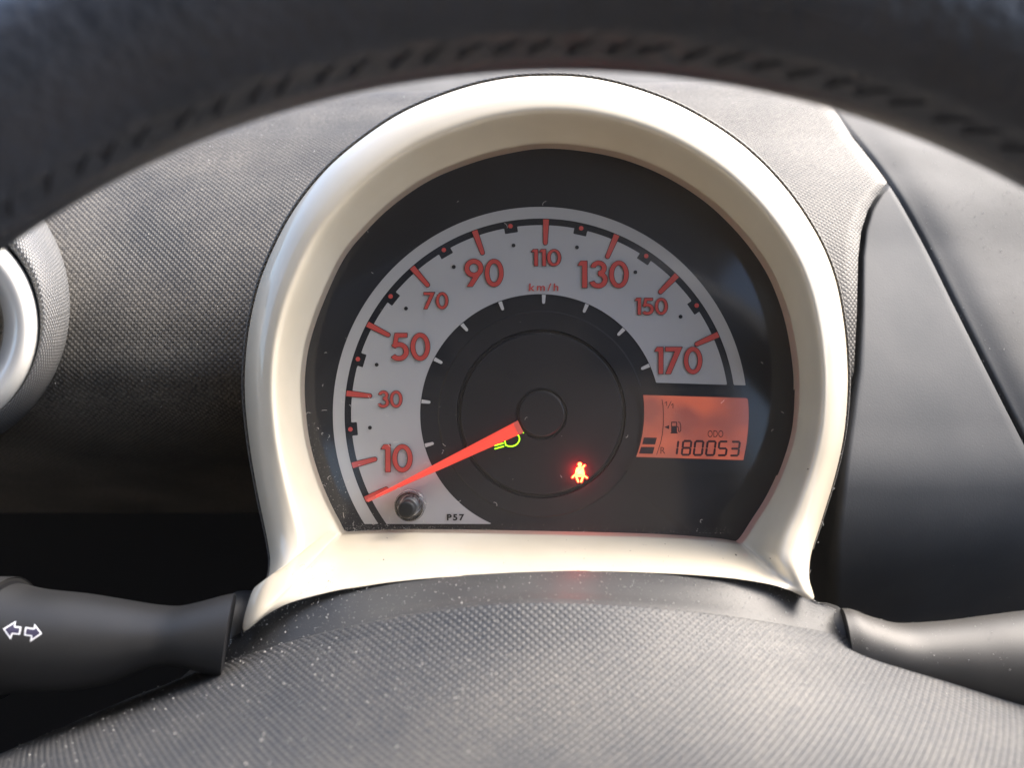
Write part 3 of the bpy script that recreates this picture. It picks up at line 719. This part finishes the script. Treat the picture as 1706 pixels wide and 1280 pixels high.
def cover_rows(ctrl, shift=0.0):
    rows = []
    for lx, ly, rx, ry, m_, p_, y_ in ctrl:
        cf = 0.15 + 0.85*min(1, max(0, (-y_-.0335)/.024))
        xc = 905 + (0 if m_ < 1100 else 0); r = []
        for j in range(161):
            s = -1 + 2*j/160; s = math.copysign(abs(s)**.85, s)
            if s < 0: x = xc + (xc-lx)*s; yy = m_ + (ly-m_)*abs(s)**p_
            else: x = xc + (rx-xc)*s; yy = m_ + (ry-m_)*abs(s)**p_
            d = y_ + cf*(.008*abs(s)**8 + .036*abs(s)**2.2) + shift
            yy += botoff(x)*max(0, 1-(-y_-.0335)/.0195)
            r.append(P(x, yy, d))
        # side skirts
        l0, r0 = r[0], r[-1]
        r = [l0 + Vector((-.004, .02, -.06)), l0 + Vector((-.001, .004, -.012))] + r + [r0 + Vector((.001, .004, -.012)), r0 + Vector((.004, .02, -.06))]
        rows.append(r)
    return rows
nb = 12*3
band_r = cover_rows(ctrl[:nb+1]); lip = [[p + Vector((0, .004, -.002)) for p in band_r[0]]]
mb = MB(); mb.grid(lip + band_r, uv=True); mb.build('smooth_band', M['collar'], cc, base=BCOL)
gr = cover_rows(ctrl[nb:])
first = [p + Vector((0, .0012, -.0014)) for p in gr[0]]; gr2 = [first] + [[p + Vector((0, -.0003, .0004)) for p in r] for r in gr]
mb = MB(); mb.grid(gr2, uv='x'); mb.build('grained_pad', M['cover_grain'], cc, base=BCOL)
dust('dust', [r[2:-2] for r in band_r], 1500, cc, BCOL, .00012, .00055, lambda x, y: .9)
dust('dust', [r[2:-2] for r in gr2[1:]], 1100, cc, BCOL, .00014, .0007, lambda x, y: max(.06, 1-(x-150)/1100.0))

# ------------------------------------------------------------------ STALKS
def loft(mb, secs, n=48, sq=1.0, cut=None):
    rows = []; ns = len(secs)
    for si, (cx, cy, rx, rz, y) in enumerate(secs):               # centre px, half height in px, half depth in m, depth y
        ring = []
        for i in range(n):
            a = 2*math.pi*i/n; ca, sa = math.cos(a), math.sin(a)
            ca = math.copysign(abs(ca)**sq, ca); sa = math.copysign(abs(sa)**sq, sa)
            k = (y+D0)/F; sh = 0.0
            if cut:
                e = (si if cut[2] > 0 else ns-1-si)/(ns-1); wq = max(0, (e-.72)/.28)**1.0; sh = wq*(cut[0]*sa + cut[1]*ca)
            c = P(cx + sh, cy, y)
            ring.append(Vector((c[0], c[1] - rz*ca, c[2] + rx*k*sa)))
        rows.append(ring)
    mb.grid(rows, True); mb.poly(rows[0][::-1], 1); mb.poly(rows[-1], 1)
    return rows
YS = -.03
b1 = P(395, 1060, YS+.02)
st = thing('turn_signal_stalk', 'black control stalk with white left and right arrows beside the cream bezel', 'stalk', b1)
secs = crom([(17, 1064, 89, .016, YS), (60, 1066, 81, .016, YS), (130, 1069, 77, .015, YS), (200, 1068, 65, .0135, YS), (250, 1062, 51, .012, YS), (290, 1059, 46, .011, YS), (325, 1058, 52, .0115, YS), (360, 1059, 63, .012, YS), (381, 1060, 69, .0125, YS)], 6)
mb = MB(); loft(mb, secs, cut=(9, 17, 1)); sb = mb.build('stalk_body', [M['stalk'], M['dark_gap']], st, base=b1)
mb = MB(); loft(mb, [(11, 1064, 86, .0155, YS), (17, 1064, 86, .0155, YS)]); mb.build('joint', [M['dark_gap'], M['dark_gap']], st, base=b1)
mb = MB(); loft(mb, crom([(-160, 1060, 95, .017, YS), (-60, 1062, 98, .0175, YS), (6, 1063, 99, .0175, YS), (10.5, 1063, 97, .017, YS), (11.2, 1063, 92, .016, YS)], 4)); mb.build('twist_grip', [M['stalk'], M['dark_gap']], st, base=b1)
mb = MB(); loft(mb, crom([(384, 1075, 80, .010, YS+.014), (388, 1075, 86, .011, YS+.014), (400, 1076, 90, .012, YS+.016), (420, 1078, 92, .012, YS+.018), (450, 1080, 92, .012, YS+.022)], 3)); mb.build('boot', [M['stalk'], M['dark_gap']], st, base=b1)
# arrows printed on the curved body
bv = BVHTree.FromPolygons([Vector(v.co) + b1 for v in sb.data.vertices], [tuple(p.vertices) for p in sb.data.polygons])
camv = Vector((0, -D0, 0))
def onstalk(x, y, lift):
    d = (P(x, y, 0) - camv).normalized(); h = bv.ray_cast(camv, d)
    return (h[0] if h[0] else P(x, y, YS-.015)) - d*lift
def arrow(pts, name):
    mb = MB(); X = [p[0] for p in pts]; Y = [p[1] for p in pts]; bd = (min(X)-1, max(X)+1, min(Y)-1, max(Y)+1)
    sheet(mb, lambda a, b: d_poly(a, b, pts), *bd, .8, lambda x, y: onstalk(x, y, .00012), 0, 0)
    sheet(mb, lambda a, b: d_poly(a, b, pts), *bd, .8, lambda x, y: onstalk(x, y, .00020), -2.3, 1)
    mb.build(name, [M['arrow_white'], M['arrow_ink']], st, smooth=False, base=b1)
K = lambda x, y: (x/7.11, 920+y/7.11)
arrow([K(*p) for p in ((35, 912), (190, 818), (180, 882), (254, 888), (236, 985), (150, 975), (126, 1042))], 'arrow_symbol')
arrow([K(*p) for p in ((300, 890), (400, 905), (408, 850), (500, 970), (355, 1070), (368, 1002), (284, 990))], 'arrow_symbol')

b2 = P(1400, 1080, YS+.02)
wt = thing('wiper_stalk', 'dusty plain dark stalk at the right, rising from behind the column cover', 'stalk', b2)
secs = crom([(1409, 1075, 58, .011, YS), (1425, 1078, 60, .0115, YS), (1450, 1082, 54, .0115, YS), (1497, 1092, 51, .0115, YS), (1544, 1100, 59, .012, YS), (1606, 1108, 72, .0135, YS), (1669, 1110, 82, .015, YS), (1760, 1108, 90, .016, YS), (1900, 1106, 94, .017, YS)], 6)
mb = MB(); wr = loft(mb, secs, cut=(-4, -15, -1)); mb.build('stalk_body', [M['stalk2'], M['dark_gap']], wt, base=b2)
dust('dust', [r[2:22] for r in wr], 350, wt, b2, .0001, .0004, lambda x, y: 1.0)
mb = MB(); loft(mb, [(1362, 1090, 84, .016, YS+.012), (1385, 1088, 80, .015, YS+.010), (1398, 1086, 74, .013, YS+.008)]); mb.build('boot', [M['stalk'], M['dark_gap']], wt, base=b2)

# ------------------------------------------------------------------ STEERING WHEEL
YW = -.132; RW = 0.165 + .0155; RT = .0155
wc = P(941.6, 1779, YW)
sw = thing('steering_wheel', 'black leather steering wheel rim out of focus across the top of the photo', 'steering wheel', wc)
mb = MB(); n1, n2 = 360, 48; rows = []
kx = (YW + D0)/F; Rin = 1675*kx; RW = Rin + RT
for i in range(n1):
    a = 2*math.pi*i/n1; ring = []
    for j in range(n2):
        b = 2*math.pi*j/n2; rr = RT
        gro = math.exp(-(((b-math.pi-.28+math.pi) % (2*math.pi) - math.pi)/.07)**2)
        rr = RT*(1 - .06*gro)
        R_ = RW + rr*math.cos(b); ring.append(Vector((R_*math.sin(a), rr*1.08*math.sin(b), R_*math.cos(a))))
    rows.append(ring)
rows.append(rows[0])
mb.grid(rows, True); mb.build('rim', M['leather'], sw)
# seam stitches along the inner face of the rim (only the upper arc is in view)
mb = MB()
bl_ = math.pi + .28; sl = .0034
pts = [Vector((0, 0, z)) for z in (-sl, -sl*.4, sl*.4, sl)]
ringr = []
for k, p in enumerate(pts):
    r = (.00012, .0003, .0003, .00012)[k]; ringr.append([p + Vector((r*math.cos(a), r*math.sin(a), 0)) for a in [2*math.pi*q/8 for q in range(8)]])
mb.grid(ringr, True); s0 = mb.build('stitch', M['thread'], sw)
for i in range(44):
    a = math.radians(-44 + i*88/43 + random.uniform(-.3, .3)); o = s0 if i == 0 else s0.copy()
    if i: COL.objects.link(o)
    er = Vector((math.sin(a), 0, math.cos(a))); et = Vector((math.cos(a), 0, -math.sin(a))); ey = Vector((0, 1, 0))
    c = er*RW + (er*math.cos(bl_) + ey*1.08*math.sin(bl_))*RT*.985
    nrm = (er*math.cos(bl_) + ey*math.sin(bl_)).normalized(); across = nrm.cross(et)
    dirv = (across*random.uniform(.5, .8) + et*random.uniform(.6, .9)).normalized(); side = nrm.cross(dirv)
    o.matrix_local = Matrix.Translation(c) @ Matrix((side, nrm, dirv)).transposed().to_4x4()
